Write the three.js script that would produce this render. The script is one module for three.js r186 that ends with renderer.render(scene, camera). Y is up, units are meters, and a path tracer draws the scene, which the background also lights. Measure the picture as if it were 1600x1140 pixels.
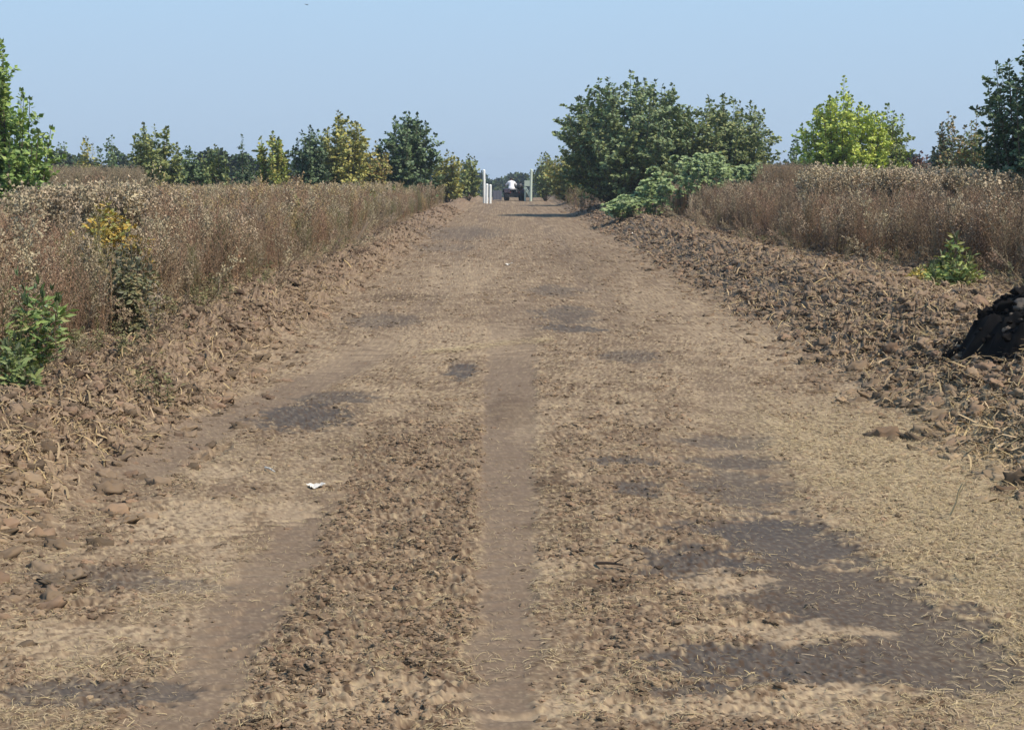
import * as THREE from 'three';
import { mergeGeometries, mergeVertices } from 'three/addons/utils/BufferGeometryUtils.js';
import { MarchingCubes } from 'three/addons/objects/MarchingCubes.js';
import { createNoise2D } from 'simplex-noise';

// ---------------------------------------------------------------- camera, sky, sun
const FOCAL = 2400, EYE = 1.6, HORIZON = 275, VX = 795;      // photograph pixels (1600 x 1140)
const scene = new THREE.Scene();
const camera = new THREE.PerspectiveCamera(2 * Math.atan(570 / FOCAL) * 180 / Math.PI, 1600 / 1140, 0.1, 3000);
camera.rotation.order = 'YXZ';
camera.position.set(0, EYE, 0);
camera.rotation.set(-Math.atan((570 - HORIZON) / FOCAL), -Math.atan((800 - VX) / FOCAL), 0);

const SUN_AZ = 120 * Math.PI / 180, SUN_EL = 52 * Math.PI / 180; // azimuth clockwise from the view direction
const sunDir = new THREE.Vector3(Math.sin(SUN_AZ) * Math.cos(SUN_EL), Math.sin(SUN_EL), -Math.cos(SUN_AZ) * Math.cos(SUN_EL));
const sun = new THREE.DirectionalLight(new THREE.Color(1, 0.91, 0.79), 4.2);
sun.position.copy(sunDir).multiplyScalar(120).add(new THREE.Vector3(0, 0, -40));
sun.target.position.set(0, 0, -40);
sun.castShadow = true;
sun.shadow.mapSize.set(4096, 4096);
Object.assign(sun.shadow.camera, { left: -80, right: 80, top: 80, bottom: -80, near: 1, far: 320 });
sun.shadow.radius = 1.2;
scene.add(sun, sun.target);
{
  const W = 256, H = 256, px = new Float32Array(W * H * 4);
  const stops = [[0, .372, .478, .600], [3, .374, .500, .645], [7, .368, .530, .705], [20, .27, .45, .69], [45, .16, .32, .58], [90, .09, .21, .46]];
  for (let j = 0; j < H; j++) {
    const el = Math.max(0, ((j + .5) / H - .5) * 180);
    let k = 0; while (k < stops.length - 2 && el > stops[k + 1][0]) k++;
    const a = stops[k], b = stops[k + 1], t = Math.min(1, Math.max(0, (el - a[0]) / (b[0] - a[0])));
    for (let i = 0; i < W; i++) for (let c = 0; c < 4; c++) px[(j * W + i) * 4 + c] = c === 3 ? 1 : a[c + 1] + (b[c + 1] - a[c + 1]) * t;
  }
  const sky = new THREE.DataTexture(px, W, H, THREE.RGBAFormat, THREE.FloatType);
  sky.mapping = THREE.EquirectangularReflectionMapping;
  sky.magFilter = sky.minFilter = THREE.LinearFilter;
  sky.needsUpdate = true;
  scene.background = sky; scene.environment = sky;
}
scene.fog = new THREE.FogExp2(new THREE.Color(.62, .72, .84), 0.0005);
const renderer = new THREE.WebGLRenderer({ antialias: true });
renderer.toneMapping = THREE.LinearToneMapping;
renderer.toneMappingExposure = 1.25;
renderer.shadowMap.enabled = true;

// ---------------------------------------------------------------- helpers
let seed = 12345;
function rnd() { seed |= 0; seed = seed + 0x6D2B79F5 | 0; let t = Math.imul(seed ^ seed >>> 15, 1 | seed); t = t + Math.imul(t ^ t >>> 7, 61 | t) ^ t; return ((t ^ t >>> 14) >>> 0) / 4294967296; }
const rr = (a, b) => a + (b - a) * rnd();
const pick = a => a[Math.floor(rnd() * a.length)];
const gauss = () => (rnd() + rnd() + rnd() - 1.5) / .75;
const n1 = createNoise2D(rnd), n2 = createNoise2D(rnd), n3 = createNoise2D(rnd);
const fbm = (n, x, y, o = 4) => { let s = 0, a = .5, f = 1; for (let i = 0; i < o; i++) { s += a * n(x * f, y * f); a *= .5; f *= 2.03; } return s; };
const ss = (a, b, x) => { const t = Math.min(1, Math.max(0, (x - a) / (b - a))); return t * t * (3 - 2 * t); };
const mix = (a, b, t) => a + (b - a) * t;
const V = (x, y, z) => new THREE.Vector3(x, y, z);
const xAt = (px, D) => (px - VX) / FOCAL * D;                 // real offset from the road's axis of something seen at px, D metres off
const yAt = (py, D) => EYE + (HORIZON - py) / FOCAL * D;      // its real height
const dAt = (py, h = 0) => (EYE - h) * FOCAL / (py - HORIZON); // how far off ground of height h is

const taken = {};
function numbered(name) { const k = taken[name] = (taken[name] ?? -1) + 1; return k ? name + '_' + String(k).padStart(3, '0') : name; }
function shade(o) { o.traverse(c => { if (c.isMesh) { c.castShadow = true; c.receiveShadow = true; } }); return o; }
function tag(o, label, category, group, kind) { o.userData.label = label; if (category) o.userData.category = category; if (group) o.userData.group = group; if (kind) o.userData.kind = kind; return o; }
function base(name, x, y, D, turn = 0) { const g = new THREE.Group(); g.name = numbered(name); g.position.set(x, y, -D); g.rotation.y = turn; scene.add(g); return g; }
function part(name, geo, mat, parent) { const m = new THREE.Mesh(geo, mat); m.name = name; m.castShadow = m.receiveShadow = true; parent.add(m); return m; }
function paint(g, c) { const n = g.attributes.position.count, a = new Float32Array(n * 3); for (let i = 0; i < n; i++) a.set(c, i * 3); g.setAttribute('color', new THREE.BufferAttribute(a, 3)); return g; }
// collects loose triangles with a colour each
class Tris {
  constructor() { this.p = []; this.c = []; }
  tri(a, b, c, col) { this.p.push(a.x, a.y, a.z, b.x, b.y, b.z, c.x, c.y, c.z); for (let i = 0; i < 3; i++) this.c.push(col[0], col[1], col[2]); }
  quad(a, b, c, d, col) { this.tri(a, b, c, col); this.tri(a, c, d, col); }
  // a leaf folded along its midrib, growing from p along dir, facing nrm
  leaf(p, dir, nrm, len, wid, col) {
    if (this.plain) { const sd = dir.clone().cross(nrm).normalize(), l = p.clone().addScaledVector(dir, len * .45).addScaledVector(sd, wid * .5), r = p.clone().addScaledVector(dir, len * .45).addScaledVector(sd, -wid * .5), tp = p.clone().addScaledVector(dir, len).addScaledVector(nrm, -len * .15); this.tri(p, l, tp, col); this.tri(p, tp, r, col); return; }
    const side = dir.clone().cross(nrm).normalize(), up = side.clone().cross(dir).normalize();
    const m = p.clone().addScaledVector(dir, len * .45).addScaledVector(up, -wid * .12), tip = p.clone().addScaledVector(dir, len).addScaledVector(up, -len * .12);
    const l = p.clone().addScaledVector(dir, len * .42).addScaledVector(side, wid * .5), r = p.clone().addScaledVector(dir, len * .42).addScaledVector(side, -wid * .5);
    this.tri(p, l, m, col); this.tri(l, tip, m, col); this.tri(p, m, r, col); this.tri(m, tip, r, col);
  }
  // a tapered stem through points
  stem(pts, r0, r1, col, sides = 4) {
    let prev = null;
    for (let i = 0; i < pts.length; i++) {
      const d = pts[Math.min(i + 1, pts.length - 1)].clone().sub(pts[Math.max(i - 1, 0)]).normalize();
      const u = Math.abs(d.y) < .9 ? V(0, 1, 0).cross(d).normalize() : V(1, 0, 0).cross(d).normalize(), v = d.clone().cross(u);
      const r = mix(r0, r1, i / (pts.length - 1)), ring = [];
      for (let k = 0; k < sides; k++) { const a = k / sides * Math.PI * 2; ring.push(pts[i].clone().addScaledVector(u, Math.cos(a) * r).addScaledVector(v, Math.sin(a) * r)); }
      if (prev) for (let k = 0; k < sides; k++) { const k2 = (k + 1) % sides; this.quad(prev[k], prev[k2], ring[k2], ring[k], col); }
      prev = ring;
    }
  }
  geo() { const g = new THREE.BufferGeometry(); g.setAttribute('position', new THREE.Float32BufferAttribute(this.p, 3)); g.setAttribute('color', new THREE.Float32BufferAttribute(this.c, 3)); g.computeVertexNormals(); return g; }
}
const M = {
  soil: new THREE.MeshPhysicalMaterial({ vertexColors: true, roughness: 1, specularIntensity: .2 }),
  clod: new THREE.MeshPhysicalMaterial({ vertexColors: true, roughness: 1, specularIntensity: .2 }),
  dry: new THREE.MeshPhysicalMaterial({ vertexColors: true, roughness: .95, specularIntensity: .35, side: THREE.DoubleSide }),
  leaf: new THREE.MeshPhysicalMaterial({ vertexColors: true, roughness: .62, transmission: .3, thickness: 0, side: THREE.DoubleSide }),
  bark: new THREE.MeshStandardMaterial({ vertexColors: true, roughness: .92, side: THREE.DoubleSide }),
  white: new THREE.MeshStandardMaterial({ color: new THREE.Color(.80, .80, .76), roughness: .55 }),
  palegreen: new THREE.MeshStandardMaterial({ color: new THREE.Color(.52, .58, .46), roughness: .6 }),
  slate: new THREE.MeshStandardMaterial({ color: new THREE.Color(.15, .15, .18), roughness: .6 }),
  tyre: new THREE.MeshStandardMaterial({ color: new THREE.Color(.018, .017, .017), roughness: .85 }),
  black: new THREE.MeshStandardMaterial({ color: new THREE.Color(.022, .021, .022), roughness: .5 }),
  maroon: new THREE.MeshStandardMaterial({ color: new THREE.Color(.028, .012, .014), roughness: .4 }),
  metal: new THREE.MeshStandardMaterial({ color: new THREE.Color(.35, .35, .36), roughness: .4, metalness: .7 }),
  red: new THREE.MeshStandardMaterial({ color: new THREE.Color(.35, .02, .02), roughness: .3 }),
  shirt: new THREE.MeshStandardMaterial({ color: new THREE.Color(.82, .78, .77), roughness: .9 }),
  skin: new THREE.MeshStandardMaterial({ color: new THREE.Color(.42, .25, .18), roughness: .6 }),
  hair: new THREE.MeshStandardMaterial({ color: new THREE.Color(.02, .015, .012), roughness: .7 }),
  trousers: new THREE.MeshStandardMaterial({ color: new THREE.Color(.30, .29, .28), roughness: .9 }),
  paper: new THREE.MeshStandardMaterial({ color: new THREE.Color(.62, .57, .49), roughness: .95, side: THREE.DoubleSide }),
};

// ---------------------------------------------------------------- the lie of the land
const leftEdge = D => -3.4 - .25 * ss(26, 40, D) + .32 * fbm(n3, D * .45, 3.1, 3);        // where the weeds begin
const rightEdge = D => mix(6.0, 5.0, ss(17, 26, D)) + .36 * fbm(n3, D * .45, 9.7, 3) + .5 * ss(30, 50, D);
const bankL = (X, D) => ss(-1.95, -2.5, X + .16 * ss(8.5, 6.5, D) + .22 * fbm(n2, D * .5, 1.7, 3) + .1 * fbm(n2, X * 4, D * 2, 2));
const bankR = (X, D) => ss(2.5, 3.15, X + .3 * fbm(n2, D * .45, 8.3, 3) + .12 * fbm(n2, X * 4, D * 2 + 50, 2) - .35 * ss(11, 6, D) * 0);
const track0 = (X, D) => { const w = .085 + .013 * (D - 4.3) + .02 * n1(D * 1.3, 4); return ss(w + .05, w - .02, Math.abs(X + .01 - .02 * ss(8, 12, D) + .035 * n2(D * 3, X * 5))) * ss(24, 11, D); };
const trackL = (X, D) => {
  const a = ss(.2, .07, Math.abs(X + .97 + .05 * n1(D * .6, 2) + .05 * n2(D * 4, X * 3))) * ss(8.2, 6.8, D);
  const xc = mix(-2.05, -1.3, ss(8, 14.5, D)); const b = ss(.3, .14, Math.abs(X - xc)) * ss(7.4, 8.5, D) * ss(17, 13, D);
  return Math.max(a, b);
};
const trackR = (X, D) => { const xc = mix(1.28, 1.62, ss(8, 12, D)) + .25 * ss(6.4, 5, D); return ss(.26, .12, Math.abs(X - xc + .05 * n1(D, 7))) * ss(14, 11.5, D); };
const ruts = (X, D) => Math.max(ss(.26, .08, Math.abs(X + 1.05 + .1 * n1(D * .1, 1))), ss(.26, .08, Math.abs(X - 1.15 + .1 * n1(D * .1, 11)))) * ss(14, 20, D);
// patches seen in the photograph, at their places on the ground: centre, half width, half height in pixels, colour key
const patchList = [
  [470, 650, 60, 20, 'grey', 1], [520, 622, 52, 9, 'grey', .8], [720, 577, 20, 12, 'grey', 1], [1140, 690, 60, 10, 'grey', .7], [1150, 722, 70, 9, 'grey', .8], [1155, 765, 70, 26, 'grey', .75], [1000, 764, 36, 11, 'grey', .9],
  [975, 722, 45, 6, 'grey', .9], [1240, 850, 90, 38, 'grey', 1], [1300, 930, 150, 46, 'dgrey', 1], [1090, 890, 75, 26, 'grey', .95], [1400, 985, 150, 40, 'dgrey', 1], [1240, 1052, 190, 34, 'grey', 1], [1460, 1045, 170, 44, 'dgrey', 1],
  [1090, 1102, 60, 12, 'grey', .8], [1180, 830, 110, 12, 'grey', .9], [140, 912, 95, 16, 'grey', .55], [240, 925, 80, 10, 'grey', .5], [40, 1095, 60, 18, 'grey', .8], [190, 1098, 90, 16, 'grey', .8], [120, 1120, 90, 8, 'grey', .8], [390, 985, 55, 50, 'smooth', .9],
  [885, 490, 40, 12, 'grey', .7], [895, 512, 44, 6, 'grey', .9], [868, 452, 34, 8, 'grey', .6], [600, 500, 46, 10, 'grey', .6], [640, 462, 60, 5, 'brown', .7], [715, 362, 55, 9, 'grey', .5], [690, 385, 40, 5, 'grey', .4], [985, 556, 38, 8, 'grey', .7],
  [340, 818, 34, 6, 'grey', .6], [865, 762, 28, 22, 'brown', .8], [930, 925, 60, 18, 'brown', .6], [880, 830, 60, 12, 'brown', .5], [330, 740, 45, 16, 'pale', .8], [290, 820, 110, 34, 'pale', 1], [440, 800, 50, 18, 'pale', .7], [1140, 920, 70, 20, 'pale', .9], [1240, 1000, 150, 16, 'pale', .9],
  [1120, 1130, 260, 22, 'pale', .8], [1330, 1100, 130, 14, 'pale', .9], [560, 1110, 160, 40, 'pale', .7], [700, 530, 130, 30, 'pale', .5], [720, 430, 60, 26, 'pale', .5], [90, 1010, 140, 26, 'pale', .7], [840, 655, 60, 30, 'pale', .4], [980, 650, 60, 22, 'pale', .4], [1150, 530, 90, 34, 'pale', .5],
  [1040, 470, 60, 28, 'pale', .35], [800, 640, 36, 26, 'brown', .4], [560, 690, 90, 20, 'brown', .25], [900, 400, 60, 20, 'brown', .3], [500, 560, 60, 24, 'pale', .35],
].map(([cx, cy, rx, ry, key, k]) => { const D = dAt(cy), s = FOCAL / D; return { X: (cx - VX) / s, D, a: rx / s * (key.includes('grey') ? 1.22 : 1), b: (dAt(cy - ry) - dAt(cy + ry)) / 2 * (key.includes('grey') ? 1.15 : 1), key, k }; });
const COL = { pale: [.345, .252, .158], tan: [.24, .170, .105], mid: [.168, .113, .072], brown: [.075, .046, .028], grey: [.082, .069, .060], dgrey: [.094, .074, .059], smooth: [.172, .122, .083], bank: [.240, .170, .113], straw: [.42, .32, .185] };
const patchMask = (p, X, D, wob) => { const dx = (X - p.X) / p.a, dz = (D - p.D) / p.b; if (dx * dx + dz * dz > 4.5) return 0; return ss(1.15, .88, Math.sqrt(dx * dx + dz * dz) + wob) * p.k; };
const patchAt = (X, D) => { let m = 0; for (const p of patchList) if (p.key !== 'brown') m = Math.max(m, patchMask(p, X, D, .3 * n2(X * 7, D * 5) + .42 * n2(X * 2.6 + 3, D * 10))); return m; };
const strawy = (X, D) => Math.min(1, ss(1.2, 2.0, X + .35 * fbm(n3, D * 1.2, X, 3)) * ss(4.2, 5, D) * ss(12, 8.5, D) * ss(3.9, 3.0, X) + .0);
// 0 smooth, packed ground ... 1 churned clods
function churn(X, D) {
  const b = Math.max(bankL(X, D), bankR(X, D));
  let r = .22 + .25 * ss(-.1, .5, fbm(n1, X * 1.1 + 30, D * .5, 3));
  r = Math.max(r, .8 * ss(-1.02, -.78, X + .06 * n1(D * 2, 6)) * ss(.02, -.16, X + .07 * n1(D * 2.3, 14) + .05 * n2(D * 6, X * 4)) * ss(11.5, 9, D));          // the churned strip left of the middle track
  r = Math.max(r, .55 * ss(.1, .3, X) * ss(1.2, .8, X) * ss(14, 9, D));
  r = Math.max(r, .6 * ss(-1.2, -1.6, X) * ss(6.9, 6.0, D) * ss(-.2, .3, n2(X * 1.5, D * 1.2)));
  const t = Math.max(track0(X, D), trackL(X, D), trackR(X, D));
  r *= 1 - .85 * t;
  return Math.max(r, b);
}
const grooves = [[1415, 530, 1500, 540, .10, .14], [1480, 538, 1530, 556, .10, .12], [120, 678, 165, 692, .06, .10], [300, 690, 340, 668, .04, .08]].map(([x0, y0, x1, y1, dep, w]) => { const A = dAt(y0, .12), B = dAt(y1, .12); return [xAt(x0, A), A, xAt(x1, B), B, dep, w]; });
function macro(X, D) {
  const far = ss(116, 190, D) * -5.5;
  const l = .21 * ss(-1.9, -2.9, X) - .09 * ss(-4.5, -7, X), r = .33 * ss(2.55, 4.1, X) - .05 * ss(6, 9, X);
  return l + r + far;
}
const treadBars = (X, D, t) => t > .3 && D < 13 ? .0045 * t * ss(13, 9, D) * ss(-.1, .5, Math.sin((D + .35 * Math.abs(X)) * 52)) : 0;
function land(X, D, r) {
  if (r === undefined) r = churn(X, D);
  const b = Math.max(bankL(X, D), bankR(X, D));
  let h = macro(X, D) + b * .09 * (Math.exp(-Math.pow((X + 2.75) / .42, 2)) + 1.2 * Math.exp(-Math.pow((X - 3.75) / .5, 2))) * (.8 + .5 * n1(D * .5, 40)) + .018 * fbm(n1, X * .7, D * .4, 2);
  h += b * (.085 * fbm(n2, X * 1.3, D * .9, 2) + .075 * Math.abs(fbm(n3, X * 3, D * 2.4, 2)) + .06 * (.5 - Math.abs(n1(X * 5.5, D * 4.2 + 20))));
  if (D < 45) {
    h += (.003 + .022 * r) * fbm(n3, X * 6.5, D * 5.5, 3);
    const c = n1(X * 17 + 9, D * 15), c2 = n2(X * 34, D * 31 + 5);
    h += (1 - b) * r * .016 * n2(X * 4 + 11, D * 12); h += r * (.010 * Math.max(0, c) + .009 * c2) * (1 + 2.4 * b);
  }
  const t0 = track0(X, D), t1 = trackL(X, D); h += treadBars(X, D, t0) + treadBars(X + 1, D, t1) - (D < 16 ? .012 * patchAt(X, D) * (1 - b) : 0);
  h -= .011 * Math.max(t0, t1, trackR(X, D)) + .012 * ruts(X, D);
  for (const [x0, d0, x1, d1, dep, w] of grooves) {
    if (Math.abs(D - d0) > 2 || X < Math.min(x0, x1) - .4 || X > Math.max(x0, x1) + .4) continue;
    const dx = x1 - x0, dd = d1 - d0, t = Math.min(1, Math.max(0, ((X - x0) * dx + (D - d0) * dd) / (dx * dx + dd * dd)));
    h -= dep * ss(w, w * .3, Math.hypot(X - x0 - t * dx, D - d0 - t * dd) + .03 * n1(X * 9, D * 9));
  }
  return h;
}
const tmp = [0, 0, 0];
const lerpCol = (a, b, t) => { a[0] += (b[0] - a[0]) * t; a[1] += (b[1] - a[1]) * t; a[2] += (b[2] - a[2]) * t; };
function soilColour(X, D, r, out = [0, 0, 0]) {
  const b = Math.max(bankL(X, D), bankR(X, D));
  const w1 = fbm(n1, X * 1.6 + 5, D * 1.1, 4), w2 = fbm(n2, X * 7, D * 5, 3), w3 = n3(X * 23, D * 19), w4 = n2(X * 55, D * 47);
  out[0] = COL.tan[0]; out[1] = COL.tan[1]; out[2] = COL.tan[2];
  lerpCol(out, COL.pale, ss(.0, .5, w1) * .6);
  lerpCol(out, COL.mid, ss(.05, -.5, w1) * .8);
  lerpCol(out, COL.mid, .42 * ss(11, 20, D) * ss(-.3, .4, w1 + .2));
  lerpCol(out, COL.mid, ss(.3, .75, r) * .7 * (1 - b));
  lerpCol(out, COL.bank, b * .85);
  const tk = Math.max(track0(X, D), trackL(X, D) * .9); lerpCol(out, COL.smooth, (1 - b) * .5 * ruts(X, D)); lerpCol(out, COL.smooth, (.85 + .2 * w2) * Math.max(track0(X, D), trackL(X, D) * .9, trackR(X, D) * .4));
  const streak = n2(X * 2.6 + 3, D * 10), wob = .26 * w2 + .42 * streak + .2 * fbm(n3, X * 2.5, D * 5, 2) + .12 * w3;
  lerpCol(out, COL.mid, (1 - b) * (1 - .8 * tk) * .75 * ss(.2, .7, streak) * ss(.2, .5, fbm(n1, X * .9 + 70, D * .8, 2) + .35)); lerpCol(out, COL.pale, (1 - b) * (1 - .8 * tk) * .55 * ss(.25, .8, -streak));
  let pm = 0;
  for (const p of patchList) { const m = patchMask(p, X, D, wob); if (p.key.includes('grey')) pm = Math.max(pm, m); if (m > .01) lerpCol(out, COL[p.key], m * .92); }
  lerpCol(out, COL.straw, (1 - .8 * pm) * strawy(X, D) * (.5 + .3 * w3));
  // crumbs, straw dust and pores: fine grain of the soil itself
  const road = 1 - b;
  lerpCol(out, COL.straw, (1 - .75 * Math.max(pm, tk)) * road * ss(.4, .8, w3 + .35 * w4) * .5);
  lerpCol(out, COL.brown, (1 - .7 * tk) * (1 - .45 * ss(12, 24, D)) * ss(.2, .6, -w3 + .45 * w2 + .5 * w4) * (.45 + .6 * r));
  const k = 1 + .18 * w4 + .12 * w2; out[0] *= k; out[1] *= k; out[2] *= k;
  return out;
}

// ---------------------------------------------------------------- ground, track
{ // the wide ground, out to the horizon
  const g = new THREE.PlaneGeometry(1, 1, 150, 200), P = g.attributes.position, col = new Float32Array(P.count * 3);
  for (let i = 0; i < P.count; i++) {
    const u = P.getX(i) * 2, v = P.getY(i) + .5;
    const X = Math.sign(u) * (Math.abs(u) * 14 + Math.pow(Math.abs(u), 4) * 900), D = -40 + v * 160 + Math.pow(v, 5) * 1500;
    const inside = ss(-5.2, -4.6, X) * ss(6.9, 6.3, X) * ss(2.0, 4, D) * ss(121, 118, D);
    P.setXYZ(i, X, macro(X, D) + .06 * fbm(n2, X * .5, D * .5, 2) - .03 - .35 * inside, -D);
    const t = fbm(n1, X * .3, D * .3, 3), c = [.2 + .05 * t, .15 + .04 * t, .09 + .02 * t]; col.set(c, i * 3);
  }
  g.setAttribute('color', new THREE.BufferAttribute(col, 3)); g.computeVertexNormals();
  const m = new THREE.Mesh(g, M.soil); m.name = 'ground'; m.receiveShadow = true; m.castShadow = true;
  tag(m, 'brown open field ground stretching out to the horizon', null, null, 'structure'); scene.add(m);
}
{ // the bulldozed track with its banks of spoil, a fine sheet
  const rows = 680, cols = 960, pos = new Float32Array(rows * cols * 3), col = new Float32Array(rows * cols * 3), idx = new Uint32Array((rows - 1) * (cols - 1) * 6), c = [0, 0, 0];
  for (let j = 0; j < rows; j++) {
    const D = 1 / mix(1 / 3.5, 1 / 120, j / (rows - 1));
    const x0 = Math.max(-5.4, -.40 * D - 1.0), x1 = Math.min(7.1, .40 * D + 1.0);
    for (let i = 0; i < cols; i++) {
      const X = mix(x0, x1, i / (cols - 1)), r = churn(X, D), k = (j * cols + i) * 3;
      const rim = Math.max(ss(-5.0, -5.4, X), ss(6.7, 7.1, X));
      pos[k] = X; pos[k + 1] = land(X, D, r) - .12 * rim; pos[k + 2] = -D;
      soilColour(X, D, r, c); col[k] = c[0]; col[k + 1] = c[1]; col[k + 2] = c[2];
    }
  }
  let q = 0;
  for (let j = 0; j < rows - 1; j++) for (let i = 0; i < cols - 1; i++) { const a = j * cols + i, b = a + 1, d = a + cols, e = d + 1; idx[q++] = a; idx[q++] = b; idx[q++] = d; idx[q++] = b; idx[q++] = e; idx[q++] = d; }
  const g = new THREE.BufferGeometry(); g.setAttribute('position', new THREE.BufferAttribute(pos, 3)); g.setAttribute('color', new THREE.BufferAttribute(col, 3)); g.setIndex(new THREE.BufferAttribute(idx, 1)); g.computeVertexNormals();
  const m = new THREE.Mesh(g, M.soil); m.name = 'dirt_road'; m.receiveShadow = m.castShadow = true;
  tag(m, 'freshly bulldozed straight dirt track with tyre marks and low banks of spoil', null, null, 'structure'); scene.add(m);
}

// ---------------------------------------------------------------- clods, crumbs and straw
function clodGeo(squash, rough) {
  let g = new THREE.IcosahedronGeometry(1, 2); g.deleteAttribute('normal'); g.deleteAttribute('uv'); g = mergeVertices(g, 1e-3); const P = g.attributes.position, o = rr(0, 99), f = rr(1, 1.8);
  for (let i = 0; i < P.count; i++) { const x = P.getX(i), y = P.getY(i), z = P.getZ(i), k = 1 + rough * (n1(x * f + o, y * f + z * 1.7) + .7 * n2(z * 2.9 + o, x * 2.6 - y * 2) + .28 * n3(x * 5 - z * 3, y * 5 + z * 3 + o)); P.setXYZ(i, x * k, y * k * squash, z * k); }
  g.computeVertexNormals(); return paint(g, [1, 1, 1]);
}
const clodShapes = [clodGeo(.75, .42), clodGeo(.6, .5), clodGeo(.85, .45), clodGeo(.6, .55), clodGeo(.7, .5)];
const dummy = new THREE.Object3D(), tint = new THREE.Color();
// spreads copies of some shapes over the ground: one countless mass
function scatter(name, label, category, shapes, mat, list, parent = scene) {
  const holder = parent === scene ? new THREE.Group() : parent;
  if (parent === scene) { holder.name = numbered(name); tag(holder, label, category, null, 'stuff'); scene.add(holder); }
  shapes.forEach((g, s) => {
    const mine = list.filter((_, i) => i % shapes.length === s);
    const im = new THREE.InstancedMesh(g, mat, mine.length); im.name = name.replace(/s$/, '') + '_mass'; im.userData.kind = 'stuff'; im.castShadow = im.receiveShadow = true;
    mine.forEach((e, i) => { dummy.position.set(e.x, e.y, e.z); dummy.rotation.set(e.rx ?? 0, e.ry ?? 0, e.rz ?? 0, 'YXZ'); if (Array.isArray(e.s)) dummy.scale.set(...e.s); else dummy.scale.setScalar(e.s); dummy.updateMatrix(); im.setMatrixAt(i, dummy.matrix); im.setColorAt(i, tint.setRGB(...e.c)); });
    holder.add(im);
  });
  return holder;
}
const sampleD = (a, b) => 1 / mix(1 / a, 1 / b, rnd());       // denser near the camera, as seen
function clodList(n, xa, xb, da, db, test, smin, smax) {
  const out = [];
  for (let i = 0; i < n * 6 && out.length < n; i++) {
    const D = sampleD(da, db), X = rr(xa, xb); if (Math.abs(X) > .42 * D + .8) continue;
    const r = churn(X, D); if (rnd() > test(X, D, r)) continue;
    const s = smin + (smax - smin) * Math.pow(rnd(), 4) + D * .00035, c = soilColour(X, D, .4), k = rnd() < .22 ? rr(.42, .7) : rr(.8, 1.15), b = Math.max(bankL(X, D), bankR(X, D));
    const red = rnd() < .2 ? .93 : 1;
    const cc = [mix(c[0], COL.bank[0], .35) * k, mix(c[1], COL.bank[1], .4) * k * red, mix(c[2], COL.bank[2], .4) * k * red];
    out.push({ x: X, y: land(X, D, r) + s * rr(-.7, .0), z: -D, s: [s * rr(.9, 1.3) * (1.45 - .45 * b), s * rr(.75, 1.1), s * rr(.8, 1.2)], rx: rr(-.4, .4), ry: b > .5 ? rr(0, 6.28) : gauss() * .6, rz: rr(-.5, .5), c: cc });
  }
  return out;
}
scatter('soil_clods', 'broken brown soil clods heaped along the left bank beside the weeds', 'soil clods', clodShapes, M.clod, clodList(40000, -4.3, -1.7, 4.2, 70, (X, D) => bankL(X, D) * ss(-.25, .4, fbm(n1, X * 1.8, D * 1.3, 2)) + .03, .006, .042));
scatter('soil_clods', 'rough brown soil clods heaped along the right bank below the weeds', 'soil clods', clodShapes, M.clod, clodList(42000, 2.3, 6.6, 5.2, 75, (X, D) => bankR(X, D) * ss(-.25, .4, fbm(n1, X * 1.8, D * 1.3, 2)) + .03, .007, .054));
scatter('soil_crumbs', 'small dark crumbs of earth strewn over the flat middle of the track', 'soil crumbs', clodShapes, M.clod, clodList(56000, -2.2, 2.8, 4.1, 40, (X, D, r) => (1 - Math.max(bankL(X, D), bankR(X, D))) * Math.pow(r, 1.6) * ss(-.35, .35, fbm(n2, X * 3 + 7, D * 2.2, 3)) * 1.2 * (1 - .95 * patchAt(X, D)), .002, .0105));

function blade(len, wid, bend) { const t = new Tris(), seg = 3; for (let i = 0; i < seg; i++) { const a = i / seg, b = (i + 1) / seg, f = u => V((u - .5) * len, bend * Math.sin(u * Math.PI) + .002, Math.sin(u * 2.4) * len * .08), w = V(0, 0, wid / 2); t.quad(f(a).sub(w), f(b).sub(w), f(b).add(w), f(a).add(w), [1, 1, 1]); } return t.geo(); }
const strawShapes = [blade(1, .05, .06), blade(1, .035, .14), blade(1, .07, .03), blade(1, .03, .25)];
function strawList(n, xa, xb, da, db, test, smin, smax, tilt) {
  const out = [];
  for (let i = 0; i < n * 6 && out.length < n; i++) {
    const D = sampleD(da, db), X = rr(xa, xb); if (Math.abs(X) > .42 * D + .8 || rnd() > test(X, D)) continue;
    const k = rr(.45, 1.1), s = rr(smin, smax) * rr(.6, 1.2);
    out.push({ x: X, y: land(X, D) + .003 + s * tilt * .25 * rnd(), z: -D, s: [s, s, s * (1 + D * .02)], rz: gauss() * tilt, ry: rr(0, 6.28), rx: rr(-.4, .4), c: [.52 * k, .395 * k, .225 * k * rr(.85, 1.1)] });
  }
  return out;
}
scatter('straw_litter', 'thick yellow chopped straw lying on the right side of the track near the camera', 'straw', strawShapes, M.dry, strawList(70000, .9, 3.8, 4.2, 13, (X, D) => strawy(X, D) * (1 - .9 * patchAt(X, D)), .012, .05, .3));
scatter('straw_litter', 'scattered pale straw bits over the middle and left of the dirt track', 'straw', strawShapes, M.dry, strawList(75000, -2.3, 2.6, 4.2, 30, (X, D) => .85 * ss(-.3, .3, fbm(n2, X * 2.1, D * 1.6 + 40, 3)) * (1 - .75 * Math.max(track0(X, D), trackL(X, D))) * (1 - .85 * patchAt(X, D)), 0.010, .042, .14));
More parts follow.
